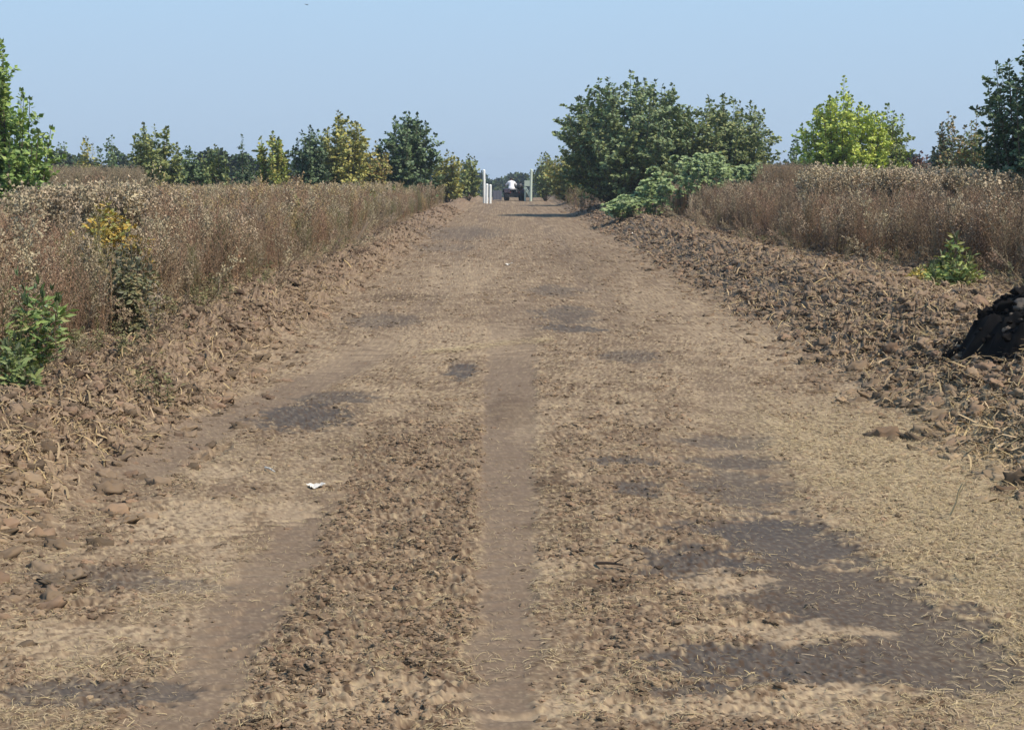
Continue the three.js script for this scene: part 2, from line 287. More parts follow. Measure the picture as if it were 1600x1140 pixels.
scatter('root_litter', 'dry torn roots and stalks sticking out of both spoil banks', 'dry roots', strawShapes, M.dry, [...strawList(30000, -4.2, -1.9, 4.5, 50, (X, D) => bankL(X, D), .04, .16, .5), ...strawList(42000, 2.5, 6.4, 5.5, 50, (X, D) => bankR(X, D), .04, .18, .5)].map(e => ({ ...e, c: e.c.map((v, i) => v * [.86, .82, .8][i]) })));

// ---------------------------------------------------------------- dry weeds
// one stalk, 1 m tall: thin stem, steep side twigs, many small flakes of dry leaf and flower
function weedStalk(kind) {
  const t = new Tris(), lean = V(gauss() * .09, 0, gauss() * .09), P = u => V(lean.x * u * u, u, lean.z * u * u);
  t.stem([P(0), P(.35), P(.7), P(1)], .0055, .002, [.8, .75, .7], 3);
  const from = kind === 'plume' ? .5 : .3, tw = kind === 'leafy' ? 12 : 15;
  for (let i = 0; i < tw; i++) {
    const u = mix(from, .97, i / tw), a = i * 2.4 + rr(0, .8), len = kind === 'plume' ? rr(.1, .2) : rr(.1, .24) * (1.25 - u * .6);
    const o = P(u), d = V(Math.cos(a) * .55, rr(.7, 1.1), Math.sin(a) * .55).normalize(), e = o.clone().addScaledVector(d, len);
    t.stem([o, e], .0022, .0012, [.75, .7, .65], 3);
    const nf = kind === 'leafy' ? 6 : kind === 'plume' ? 16 : 15;
    for (let k = 0; k < nf; k++) {
      const p = o.clone().lerp(e, rr(.25, 1.08)).add(V(gauss(), gauss(), gauss()).multiplyScalar(.012));
      const dd = V(gauss(), gauss() + .6, gauss()).normalize(), nn = V(gauss(), gauss(), gauss()).normalize();
      const s = kind === 'leafy' ? rr(.045, .085) : kind === 'plume' ? rr(.018, .04) : rr(.010, .023), w = kind === 'leafy' ? .32 : kind === 'plume' ? .55 : .42;
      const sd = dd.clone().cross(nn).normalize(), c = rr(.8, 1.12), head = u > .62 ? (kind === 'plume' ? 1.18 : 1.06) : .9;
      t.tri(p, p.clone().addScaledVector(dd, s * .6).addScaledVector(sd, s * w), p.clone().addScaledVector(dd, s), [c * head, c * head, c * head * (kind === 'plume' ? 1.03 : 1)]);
    }
  }
  for (let k = 0; k < 9; k++) { const u = rr(.05, .5), a = rr(0, 6.28), p = P(u), dd = V(Math.cos(a), rr(-.9, .3), Math.sin(a)).normalize(); t.leaf(p, dd, V(0, 1, 0), rr(.05, .1), .014, [.85, .75, .65]); }
  return t.geo();
}
const stalks = { fuzzy: [1, 2, 3, 4, 5, 6].map(() => weedStalk('fuzzy')), plume: [1, 2, 3, 4].map(() => weedStalk('plume')), leafy: [1, 2, 3].map(() => weedStalk('leafy')) };
const weedCol = { red: [.35, .232, .15], brown: [.335, .238, .15], grey: [.325, .26, .168], pale: [.40, .32, .20], olive: [.215, .205, .095], dark: [.15, .105, .075], gold: [.40, .30, .14] };
const stand = { fuzzy: [], plume: [], leafy: [] };
function weed(side, kind, X, D, h, col, spread = 1) {
  const k = rr(.72, 1.18), y = macro(X, D) - .02, c = weedCol[col];
  h *= .8; stand[kind].push({ side, x: X, y, z: -D, s: [h * rr(.8, 1.3) * spread, h, h * rr(.8, 1.3) * spread], ry: rr(0, 6.28), rx: gauss() * .07, rz: gauss() * .07, c: [c[0] * k, c[1] * k * rr(.95, 1.05), c[2] * k] });
}
// left stand
for (let i = 0; i < 15000; i++) {
  const D = rr(9.4, 62), deep = Math.pow(rnd(), 1.7) * (D > 20 ? 9 : 5), X = leftEdge(D) - deep + (D > 44 ? rr(0, .5) : 0), v = fbm(n1, X * .7 + 60, D * .25, 2);
  if (D > 19.5 && D < 25 && deep < .9 && n2(D * 1.6, 4) > .05 && rnd() < .8) continue;       // hollows trampled into the edge
  const hh = mix(1.0, 1.16, ss(11, 18, D)) * (1 + .42 * v + .26 * n3(X * 1.3, D * .8)) * (deep < .25 ? rr(.5, .95) : rnd() < .04 ? rr(1.1, 1.28) : rr(.75, 1.06)) * (1 - .16 * ss(34, 52, D));
  const p = rnd() + .34 * n2(X * .8, D * .35 + 9) * (D < 22 ? .4 : 1) - .12;
  if (p < .70) weed('left', 'fuzzy', X, D, hh, v > .12 ? 'red' : D > 30 ? pick(['brown', 'olive', 'olive', 'grey']) : n3(X * .7 + 9, D * .5) > .35 ? pick(['olive', 'grey']) : pick(['red', 'brown', 'brown']));
  else if (p < .93) weed('left', 'plume', X, D, hh * 1.02, pick(['pale', 'pale', 'grey', D > 22 ? 'gold' : 'grey']));
  else weed('left', 'leafy', X, D, hh * .85, pick(['olive', 'brown']));
}
for (let i = 0; i < 1500; i++) { const D = rr(18, 26), X = xAt(rr(50, 225), D); weed('left', 'plume', X, D, rr(1.2, 1.55), pick(['pale', 'pale', 'grey']), 1.2); }
for (let i = 0; i < 1500; i++) { const D = rr(41, 50), X = xAt(rr(80, 225), D); weed('left', 'fuzzy', X, D, rr(1.7, 2.2), 'grey', .8); }
for (let i = 0; i < 1800; i++) { const D = rr(58, 104), X = leftEdge(45) - Math.pow(rnd(), 1.5) * 9 + .6; weed('left', pick(['fuzzy', 'plume', 'leafy']), X, D, rr(.8, 1.4), pick(['brown', 'olive', 'grey']), 1.3); }
for (let i = 0; i < 1300; i++) { const D = rr(36, 62), X = xAt(rr(210, 720), D); if (X > leftEdge(D) - .5) continue; weed('left', 'plume', X, D, rr(1.15, 1.45), pick(['pale', 'gold', 'pale']), 1.2); }
// right stand
for (let i = 0; i < 15000; i++) {
  const D = rr(16, 56), deep = Math.pow(rnd(), 1.6) * (D > 22 ? 10 : 5), X = rightEdge(D) + deep, v = fbm(n1, X * .6 + 20, D * .3, 2);
  const hh = 1.12 * (1 + .36 * v + .24 * n3(X * 1.3, D * .8)) * (deep < .3 ? rr(.5, .95) : rnd() < .04 ? rr(1.1, 1.28) : rr(.78, 1.08)), p = rnd() + .3 * n2(X * .8, D * .35 + 30) - .1;
  if (p < .75) weed('right', 'fuzzy', X, D, hh, v > .15 ? pick(['red', 'brown']) : pick(['brown', 'brown', 'grey', 'dark', 'dark']));
  else if (p < .95) weed('right', 'plume', X, D, hh, pick(['pale', 'grey', 'brown']));
  else weed('right', 'leafy', X, D, hh * .8, pick(['olive', 'dark']));
}
for (let i = 0; i < 2400; i++) { const D = rr(29, 39), X = xAt(rr(1260, 1640), D); weed('right', 'plume', X, D, rr(1.38, 1.75), pick(['pale', 'pale', 'grey']), 1.25); }
for (let i = 0; i < 1500; i++) { const D = rr(44, 53), X = xAt(rr(1185, 1275), D); weed('right', 'fuzzy', X, D, rr(1.6, 2.1), pick(['grey', 'brown']), .8); }
for (let i = 0; i < 2200; i++) { const D = rr(48, 80), X = xAt(rr(1180, 1640), D); weed('right', pick(['fuzzy', 'plume']), X, D, rr(1.3, 1.8), pick(['brown', 'grey', 'red']), 1.3); }
for (let i = 0; i < 900; i++) { const D = rr(62, 104), X = 3.0 + Math.pow(rnd(), 1.5) * 7; weed('right', pick(['fuzzy', 'leafy']), X, D, rr(.5, 1.2), pick(['brown', 'olive', 'dark']), 1.3); }
// toppled stalks and low green along both edges
for (let i = 0; i < 420; i++) { const D = rr(9.4, 45), X = leftEdge(D) + rr(-.2, .55); weed('left', pick(['fuzzy', 'plume', 'fuzzy']), X, D, rr(.5, 1.0), pick(['grey', 'brown', 'pale', 'dark'])); const e = stand.fuzzy.at(-1).x === X ? stand.fuzzy.at(-1) : stand.plume.at(-1); e.rz = rr(-1.5, -.5); e.rx = gauss() * .7; }
for (let i = 0; i < 420; i++) { const D = rr(15, 50), X = rightEdge(D) - rr(-.2, .6); weed('right', pick(['fuzzy', 'plume', 'fuzzy']), X, D, rr(.5, 1.0), pick(['grey', 'brown', 'pale', 'dark'])); const e = stand.fuzzy.at(-1).x === X ? stand.fuzzy.at(-1) : stand.plume.at(-1); e.rz = rr(.5, 1.5); e.rx = gauss() * .7; }
for (let i = 0; i < 500; i++) { const D = rr(9.4, 30), X = leftEdge(D) + rr(-.3, .5) + .5 * ss(14, 10, D); if (n2(X * .8, D * .7 + 80) > .1) weed('left', 'leafy', X, D, rr(.14, .4), 'olive', 2); }
for (let i = 0; i < 260; i++) { const D = rr(14, 30), X = rightEdge(D) - rr(-.3, .7); if (n2(X * .8, D * .7 + 20) > .2) weed('right', 'leafy', X, D, rr(.14, .4), 'olive', 2); }
for (const side of ['left', 'right']) {
  const holder = new THREE.Group(); holder.name = numbered('dry_weeds'); scene.add(holder);
  tag(holder, side === 'left' ? 'tall reddish brown dry weeds standing along the left bank of the track' : 'tall dark brown dry weeds standing beyond the clod bank right of the track', 'dry weeds', null, 'stuff');
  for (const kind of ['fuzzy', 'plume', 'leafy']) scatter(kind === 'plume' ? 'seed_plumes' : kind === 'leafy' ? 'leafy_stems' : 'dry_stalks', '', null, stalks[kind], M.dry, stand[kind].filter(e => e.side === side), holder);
}

// ---------------------------------------------------------------- shrubs and trees
// many-stemmed sapling: shoots fan out of the ground, twigs and leaves along them
function shrub({ name = 'shrub', label, category = 'shrub', group, px, D, top, wide, leaf = .12, leaves = 2500, shoots = 26, colours, habit = 'bush', spiky = .5, lowest = .22, wl = .75, droop = 0, lean = 0, ground }) {
  leaves *= D > 40 ? 5.5 : leaf > .1 ? 4.5 : 2; if (leaf > .1) leaf *= .66; shoots = Math.round(shoots * 1.6);
  const X = xAt(px, D), y0 = ground ?? macro(X, D), H = yAt(top, D) - y0, R = wide / 2 / FOCAL * D;
  const g = base(name, X, y0, D), wood = new Tris(), crown = Object.assign(new Tris(), { plain: D > 40 }), bark = [.11, .085, .06]; crown.plain = D > 40; const per = leaves / shoots;
  for (let s = 0; s < shoots; s++) {
    const az = rr(0, 6.283), q = s === 0 ? .05 : Math.pow(rnd(), (habit === 'bush' || habit === 'column') && rnd() < .6 ? .36 : .6), low = s && rnd() < .42 ? rr(.35, .9) : rr(.88, 1);
    const prof = habit === 'column' ? 1 - .25 * q * q : habit === 'cone' ? 1 - .75 * q : habit === 'mound' ? 1 - .55 * q * q : 1 - .36 * q * q * q;
    const tip = V(Math.cos(az) * q * R + lean * H, H * prof * low * (s ? 1 - .07 * spiky * rnd() - .06 * rnd() : 1), Math.sin(az) * q * R);
    const root = V(Math.cos(az) * .08 * R, 0, Math.sin(az) * .08 * R), mid = V(tip.x * .82, tip.y * .42, tip.z * .82);
    const curve = new THREE.QuadraticBezierCurve3(root, mid, tip), pts = curve.getPoints(6);
    wood.stem(pts, .012 * H * .55, .0022 * H * .5, bark, 4);
    const nt = 7;
    const twigs = [];
    for (let k = 0; k < nt; k++) {
      const u = mix(lowest, .93, (k + rnd()) / nt), o = curve.getPoint(u), a = rr(0, 6.283), len = R * rr(.22, .5) * (1.1 - .75 * u) + .04 * H;
      const d = V(Math.cos(a) + tip.x / (R + .01) * .6, rr(.25, 1.1) - droop, Math.sin(a) + tip.z / (R + .01) * .6).normalize(), e = o.clone().addScaledVector(d, len);
      wood.stem([o, e], .0035 * H * .4, .0012 * H * .4, bark, 3); twigs.push([o, e]);
    }
    for (let k = 0; k < per; k++) {
      let p, ax;
      if (rnd() < .34) { const u = lowest + (1 - lowest) * Math.pow(rnd(), .8); p = curve.getPoint(u); ax = curve.getTangent(u); }
      else { const [o, e] = pick(twigs); p = o.clone().lerp(e, Math.pow(rnd(), .7)); ax = e.clone().sub(o).normalize(); }
      const a = rr(0, 6.283), d = V(Math.cos(a), rr(-.5, .5) - droop * .5, Math.sin(a)).addScaledVector(ax, .55).normalize();
      const out = V(p.x, 0, p.z).normalize().multiplyScalar(.5), nr = V(gauss() * .9, .75, gauss() * .9).addScaledVector(out, 1.5).normalize();
      const L = leaf * rr(.65, 1.25), cc = pick(colours), b = rr(.75, 1.25) * 2.15;
      crown.leaf(p.addScaledVector(d, L * .25), d, nr, L, L * wl, [cc[0] * b * 1.15, cc[1] * b * 1.08, cc[2] * b * .85]);
    }
    // a few large leaves stand up at the very tip
    for (let k = 0; k < 3; k++) { const cc = pick(colours), d = V(gauss() * .5, 1, gauss() * .5).normalize(); crown.leaf(tip.clone().addScaledVector(d, leaf * .1), d, V(gauss(), .2, gauss()).normalize(), leaf * rr(.8, 1.2), leaf * wl, cc); }
  }
  part('trunk', wood.geo(), M.bark, g);
  const c = part('crown', crown.geo(), M.leaf, g); c.userData.kind = 'stuff';
  tag(g, label, category, group);
  return g;
}
const C = {
  fresh: [[.085, .135, .035], [.11, .165, .04], [.07, .115, .03], [.13, .17, .05]],
  bluegreen: [[.068, .100, .048], [.082, .118, .054], [.056, .085, .042], [.09, .12, .048], [.105, .125, .045]],
  olive: [[.11, .13, .045], [.09, .115, .04], [.13, .14, .045], [.075, .10, .04]],
  lime: [[.21, .25, .04], [.25, .28, .05], [.17, .22, .04], [.14, .19, .05]],
  dark: [[.045, .073, .036], [.056, .088, .042], [.038, .06, .033]],
  mid: [[.06, .095, .04], [.075, .11, .045], [.05, .082, .038]],
  yellow: [[.17, .145, .04], [.14, .135, .04], [.19, .145, .04], [.10, .12, .04]],
  yolive: [[.17, .165, .045], [.20, .18, .05], [.13, .14, .045], [.10, .12, .04]],
  mint: [[.20, .255, .088], [.235, .295, .105], [.165, .215, .07], [.115, .155, .05]],
  maroon: [[.07, .032, .028], [.055, .03, .025], [.09, .04, .03]],
  rust: [[.14, .10, .045], [.11, .10, .045], [.16, .11, .04]],
};
// left of the track
shrub({ name: 'young_tree', category: 'tree', label: 'tall bright green young tree cut by the left edge of the photo', px: 8, D: 27, top: 42, wide: 172, leaf: .145, leaves: 5200, shoots: 46, colours: C.fresh, lowest: .16, spiky: 1.5, habit: 'mound' });
shrub({ name: 'sapling', category: 'sapling', label: 'thin pale sapling, first beside the tall tree on the far left', px: 98, D: 62, top: 212, wide: 34, leaf: .16, leaves: 160, shoots: 7, colours: C.mid, lowest: .4 });
shrub({ name: 'sapling', category: 'sapling', label: 'thin yellowish sapling with one upright top, above the grey weeds at left', px: 141, D: 62, top: 203, wide: 34, leaf: .17, leaves: 230, shoots: 8, colours: C.yolive, lowest: .4 });
shrub({ name: 'sapling', category: 'sapling', label: 'thin green sapling with two tips, nearest left of the round green bush', px: 175, D: 62, top: 206, wide: 46, leaf: .17, leaves: 300, shoots: 9, colours: C.mid, lowest: .4 });
shrub({ label: 'round dense green bush standing alone in the left field', px: 246, D: 58, top: 186, wide: 84, leaf: .20, leaves: 2300, shoots: 26, colours: C.olive, lowest: .18 });
shrub({ label: 'low dull green bush touching the right side of the round green bush', px: 300, D: 62, top: 224, wide: 52, leaf: .18, leaves: 900, shoots: 16, colours: C.mid });
shrub({ label: 'small loose green bush with leaves on bare tips, left of the dark narrow shrub', px: 340, D: 62, top: 216, wide: 46, leaf: .18, leaves: 800, shoots: 14, colours: [...C.olive, ...C.mid] });
shrub({ label: 'small dark green shrub tapering to a pointed top', px: 383, D: 62, top: 206, wide: 48, leaf: .15, leaves: 1300, shoots: 16, colours: C.dark, habit: 'cone', lowest: .1 });
shrub({ label: 'narrow yellow green shrub with two leafy tips', px: 430, D: 64, top: 196, wide: 48, leaf: .2, leaves: 1100, shoots: 14, colours: [...C.yolive, ...C.lime.slice(2)], habit: 'column' });
shrub({ label: 'dense dark green columnar shrub left of the tall yellow olive one', px: 488, D: 62, top: 188, wide: 54, leaf: .2, leaves: 2000, shoots: 20, colours: C.dark, habit: 'column', lowest: .12 });
shrub({ name: 'young_tree', category: 'tree', label: 'tall yellow olive young tree in the left row', px: 538, D: 64, top: 172, wide: 84, leaf: .22, leaves: 2300, shoots: 26, colours: C.yolive, habit: 'column', lowest: .14 });
shrub({ label: 'loose brownish olive shrub between the yellow olive tree and dark roadside tree', px: 588, D: 66, top: 214, wide: 44, leaf: .2, leaves: 800, shoots: 14, colours: [...C.rust, ...C.yolive] });
shrub({ name: 'young_tree', category: 'tree', label: 'dark green upright tree with leafy spikes, nearest the track on its left', px: 639, D: 68, top: 164, wide: 92, leaf: .23, leaves: 3000, shoots: 30, colours: [...C.mid, ...C.dark], habit: 'column', lowest: .2, spiky: 1.4 });
shrub({ label: 'small dark bush at the foot of the dark roadside tree', px: 658, D: 66, top: 272, wide: 36, leaf: .16, leaves: 500, shoots: 12, colours: C.dark, habit: 'mound' });
shrub({ label: 'low yellow green shrub at the left roadside before the white posts', px: 700, D: 80, top: 228, wide: 46, leaf: .24, leaves: 620, shoots: 12, colours: C.yolive });
shrub({ label: 'low olive shrub just left of the tall white post', px: 732, D: 92, top: 240, wide: 38, leaf: .25, leaves: 560, shoots: 10, colours: C.olive });
shrub({ label: 'low golden shrub above the weeds below the yellow olive tree', px: 566, D: 50, top: 284, wide: 70, leaf: .1, leaves: 1300, shoots: 16, colours: C.yellow, habit: 'mound' });
shrub({ label: 'small dull olive bush in the weed edge, nearer than the dark roadside tree', px: 618, D: 52, top: 286, wide: 46, leaf: .13, leaves: 420, shoots: 12, colours: [...C.olive, ...C.rust], habit: 'mound' });
shrub({ label: 'low loose green bush in the weed edge below the yellow golden shrub', px: 574, D: 46, top: 300, wide: 60, leaf: .11, leaves: 420, shoots: 14, colours: [...C.mid, ...C.rust], habit: 'mound' });
// right of the track
shrub({ label: 'golden yellow shrub at the right roadside by the pale barrier', px: 892, D: 84, top: 232, wide: 96, leaf: .24, leaves: 1500, shoots: 22, colours: [...C.yellow, ...C.yolive, ...C.olive], lowest: .05 });
shrub({ label: 'small olive shrub beside the pale barrier, at the far right roadside', px: 852, D: 100, top: 234, wide: 34, leaf: .24, leaves: 500, shoots: 12, colours: C.olive });
shrub({ name: 'young_tree', category: 'tree', label: 'largest bush, broad blue green, at the right roadside', px: 982, D: 62, top: 108, wide: 214, leaf: .24, leaves: 9600, shoots: 80, colours: C.bluegreen, lowest: .12, spiky: 1 });
shrub({ name: 'young_tree', category: 'tree', label: 'olive green tree joined to the right of the largest blue green bush', px: 1122, D: 63, top: 140, wide: 178, leaf: .23, leaves: 6000, shoots: 58, colours: [...C.olive, ...C.bluegreen.slice(2)], lowest: .14, spiky: 1 });
shrub({ name: 'sapling', category: 'sapling', label: 'thin small sapling left of the lime yellow tree', px: 1240, D: 60, top: 206, wide: 34, leaf: .16, leaves: 320, shoots: 9, colours: C.mid });
shrub({ name: 'young_tree', category: 'tree', label: 'bright lime yellow young tree in the right field', px: 1314, D: 52, top: 124, wide: 134, leaf: .18, leaves: 4800, shoots: 52, colours: C.lime, spiky: 1.3, lowest: .14 });
shrub({ label: 'yellow green shrub joined to the right of the lime yellow tree', px: 1380, D: 54, top: 160, wide: 76, leaf: .18, leaves: 1900, shoots: 22, colours: [...C.olive, ...C.lime.slice(2)], spiky: 1 });
shrub({ label: 'low dark maroon shrub right of the lime yellow tree', px: 1432, D: 56, top: 232, wide: 70, leaf: .1, leaves: 1600, shoots: 22, colours: C.maroon, habit: 'mound' });
shrub({ label: 'small rusty green shrub with bare leafy tips, middle of the right field', px: 1474, D: 52, top: 172, wide: 44, leaf: .17, leaves: 640, shoots: 14, colours: [...C.rust, ...C.dark], spiky: 1.5 });
shrub({ label: 'loose olive shrub just left of the dark tree at the right edge', px: 1520, D: 50, top: 166, wide: 66, leaf: .17, leaves: 1200, shoots: 18, colours: [...C.olive, ...C.rust], spiky: 1.4 });
shrub({ name: 'young_tree', category: 'tree', label: 'dark green tree cut by the right edge of the photo', px: 1616, D: 30, top: 20, wide: 180, leaf: .14, leaves: 8000, shoots: 60, colours: [...C.dark, ...C.mid.slice(2)], lowest: .16, spiky: 1, habit: 'column' });

// weeds that stand out one by one
shrub({ name: 'goldenrod', category: 'weed', label: 'yellow flowering weed standing out of the left brown stand', px: 166, D: 15.0, top: 300, wide: 150, leaf: .055, leaves: 3000, shoots: 26, colours: [[.20, .15, .03], [.17, .14, .035], [.11, .12, .03], [.22, .15, .025]], habit: 'mound', lowest: .55, wl: .5 });
shrub({ name: 'leafy_weed', category: 'weed', label: 'dark grey green leafy weed at the stand edge below the yellow flowers', px: 198, D: 13.0, top: 372, wide: 84, leaf: .06, leaves: 1500, shoots: 26, colours: [[.075, .08, .04], [.06, .065, .034], [.12, .10, .055]], habit: 'column', lowest: .08, wl: .4, droop: .4 });
shrub({ name: 'leafy_weed', category: 'weed', label: 'bright green leafy weed at the left edge of the photo', px: 24, D: 10.2, top: 425, wide: 150, leaf: .075, leaves: 900, shoots: 24, colours: [[.075, .12, .035], [.095, .14, .042], [.06, .095, .03], [.12, .13, .05]], habit: 'bush', lowest: .1, wl: .32 });
shrub({ name: 'leafy_weed', category: 'weed', label: 'lime green leafy weed growing on the right clod bank', px: 1490, D: 17.5, top: 362, wide: 92, leaf: .08, leaves: 560, shoots: 20, colours: [[.105, .145, .04], [.13, .165, .045], [.085, .115, .035], [.15, .15, .05]], habit: 'cone', lowest: .1, wl: .45 });
shrub({ name: 'leafy_weed', category: 'weed', label: 'small yellowing weed beside the lime green one on the right bank', px: 1440, D: 18.2, top: 418, wide: 36, leaf: .06, leaves: 160, shoots: 10, colours: [[.30, .25, .08], [.24, .22, .07]], habit: 'mound', lowest: .2, wl: .5 });

shrub({ name: 'leafy_weed', category: 'weed', label: 'yellow green leafy weed, lowest at the left edge of the photo', px: 20, D: 9.5, top: 520, wide: 110, leaf: .06, leaves: 500, shoots: 20, colours: [[.08, .115, .036], [.095, .12, .042], [.065, .09, .03]], habit: 'mound', lowest: .1, wl: .4 });

{ // the sprawling bramble: a sloping mound of arching stems before the largest bush
  const D0 = 47, g = base('bramble', xAt(1075, D0), macro(5, D0), D0), wood = new Tris(), crown = new Tris();
  const hAt = u => mix(.55, 2.15, ss(0, .55, u)) - .35 * ss(.85, 1, u);
  for (let s = 0; s < 150; s++) {
    const u = rnd(), x = (mix(952, 1192, u) - 1075) / FOCAL * D0, z = gauss() * .8, h = hAt(u) * rr(.45, 1), a = rr(0, 6.28), reach = rr(.25, .6);
    const c = new THREE.QuadraticBezierCurve3(V(x, 0, z), V(x + Math.cos(a) * reach * .3, h * 1.25, z + Math.sin(a) * reach * .3), V(x + Math.cos(a) * reach, h * .82, z + Math.sin(a) * reach));
    wood.stem(c.getPoints(5), .01, .004, [.10, .09, .05], 3);
    for (let k = 0; k < 56; k++) { const t = Math.pow(rnd(), .55), p = c.getPoint(t), b = rr(0, 6.28), d = V(Math.cos(b), rr(-.4, .35), Math.sin(b)).normalize(), L = rr(.085, .155), cc = pick(C.mint), m = rr(.8, 1.15) * 1.5; crown.leaf(p, d, V(gauss() * .5, 1, gauss() * .5 + .8).normalize(), L, L * .8, cc.map(v => v * m)); }
  }
  part('stem', wood.geo(), M.bark, g); part('foliage', crown.geo(), M.leaf, g).userData.kind = 'stuff';
  tag(g, 'sprawling mint green bramble spilling down the bank before the largest bush', 'bramble');
}
// ---------------------------------------------------------------- far treeline
{
  const tuft = new Tris(); for (let k = 0; k < 26; k++) { const d = V(gauss(), gauss() * .7 + .3, gauss()).normalize(), c = rr(.75, 1.2); tuft.leaf(d.clone().multiplyScalar(rr(.2, .7)), d, V(gauss(), 1, gauss()).normalize(), rr(.35, .6), .42, [c, c, c]); }
  const list = [];
  const tree = (X, D, H, R) => { const y0 = macro(X, D) - .5; for (let k = 0; k < 60; k++) { const a = rr(0, 6.28), t = rnd(), q = Math.sqrt(rnd()), w = R * Math.sqrt(Math.max(.08, 1 - Math.pow(2 * t - .85, 2))); const c = pick([...C.mid, ...C.dark, ...C.olive]), m = rr(.8, 1.2); list.push({ x: X + Math.cos(a) * q * w, y: y0 + H * (.08 + .92 * t), z: -D + Math.sin(a) * q * w, s: rr(.8, 1.5) * H / 7, ry: rr(0, 6.28), rx: gauss() * .4, c: c.map(v => v * m * .9) }); } };
  for (let i = 0; i < 330; i++) { const D = rr(255, 330), X = rr(-.42, .42) * D; tree(X, D, rr(6.0, 8.6) + 1.5 * n1(X * .03, 2), rr(2.2, 3.6)); }
  for (let i = 0; i < 150; i++) { const s = rnd() < .5 ? -1 : 1, D = rr(135, 170), X = s * rr(s < 0 ? .09 : .15, .42) * D; tree(X, D, rr(6.2, 7.8) - (1 - ss(116, 190, D)) * 3.2, rr(1.6, 2.6)); }
  scatter('treeline', 'hazy green treeline closing the view far beyond the end of the track', 'treeline', [tuft.geo()], M.dry, list);
}

// ---------------------------------------------------------------- the dark heap
{
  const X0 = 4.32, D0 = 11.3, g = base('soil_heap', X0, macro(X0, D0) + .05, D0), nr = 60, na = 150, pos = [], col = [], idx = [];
  for (let j = 0; j <= nr; j++) for (let i = 0; i <= na; i++) {
    const q = j / nr, a = i / na * Math.PI * 2, ca = Math.cos(a), sa = Math.sin(a), nn = fbm(n1, ca * 1.4 + 4, sa * 1.4, 3);
    const R = 1.02 * (1 + .16 * nn) * (1 + .25 * Math.max(0, ca)), x = ca * q * R, z = sa * q * R * .85;
    let h = .44 * Math.pow(Math.max(0, 1 - Math.pow(q, 2.1)), .85) * (1 + .25 * ca * q);
    h += (.07 * fbm(n2, x * 3.5, z * 3.5, 3) + .035 * Math.abs(n3(x * 9, z * 9))) * ss(1, .75, q);
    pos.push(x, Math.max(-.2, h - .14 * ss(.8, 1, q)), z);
    const c = [.009, .0078, .007].map(v => v * (1 + .5 * n2(x * 12, z * 12))); col.push(...c);  // dark moist earth, pushed near black so the colour carries shade too
  }
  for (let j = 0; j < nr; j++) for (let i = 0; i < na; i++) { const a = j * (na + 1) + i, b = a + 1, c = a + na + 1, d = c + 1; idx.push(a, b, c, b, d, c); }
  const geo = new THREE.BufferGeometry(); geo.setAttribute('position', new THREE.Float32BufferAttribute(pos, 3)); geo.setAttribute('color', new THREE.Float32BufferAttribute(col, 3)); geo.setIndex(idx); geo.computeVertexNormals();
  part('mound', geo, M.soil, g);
  const list = [];
  for (let i = 0; i < 900; i++) { const k = (Math.floor(rnd() * nr) * (na + 1) + Math.floor(rnd() * na)) * 3, s = .012 + .06 * Math.pow(rnd(), 2.5), c = rnd() < .1 ? [.10, .085, .07] : [.010, .0085, .0075]; list.push({ x: pos[k], y: pos[k + 1], z: pos[k + 2], s: [s * rr(.8, 1.4), s, s], rx: rr(-1, 1), ry: rr(0, 6), c }); }  // most clods get the same shade-darkened earth colour as the mound
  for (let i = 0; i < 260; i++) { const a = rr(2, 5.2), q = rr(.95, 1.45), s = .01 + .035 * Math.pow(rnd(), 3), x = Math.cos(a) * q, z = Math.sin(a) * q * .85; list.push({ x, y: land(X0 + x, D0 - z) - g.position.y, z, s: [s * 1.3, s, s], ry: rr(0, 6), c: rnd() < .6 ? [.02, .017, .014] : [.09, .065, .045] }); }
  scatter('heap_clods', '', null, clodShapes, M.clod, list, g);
  tag(g, 'dark freshly dug earth heap, shade painted in, cut by the right edge of the photo', 'soil heap');
}

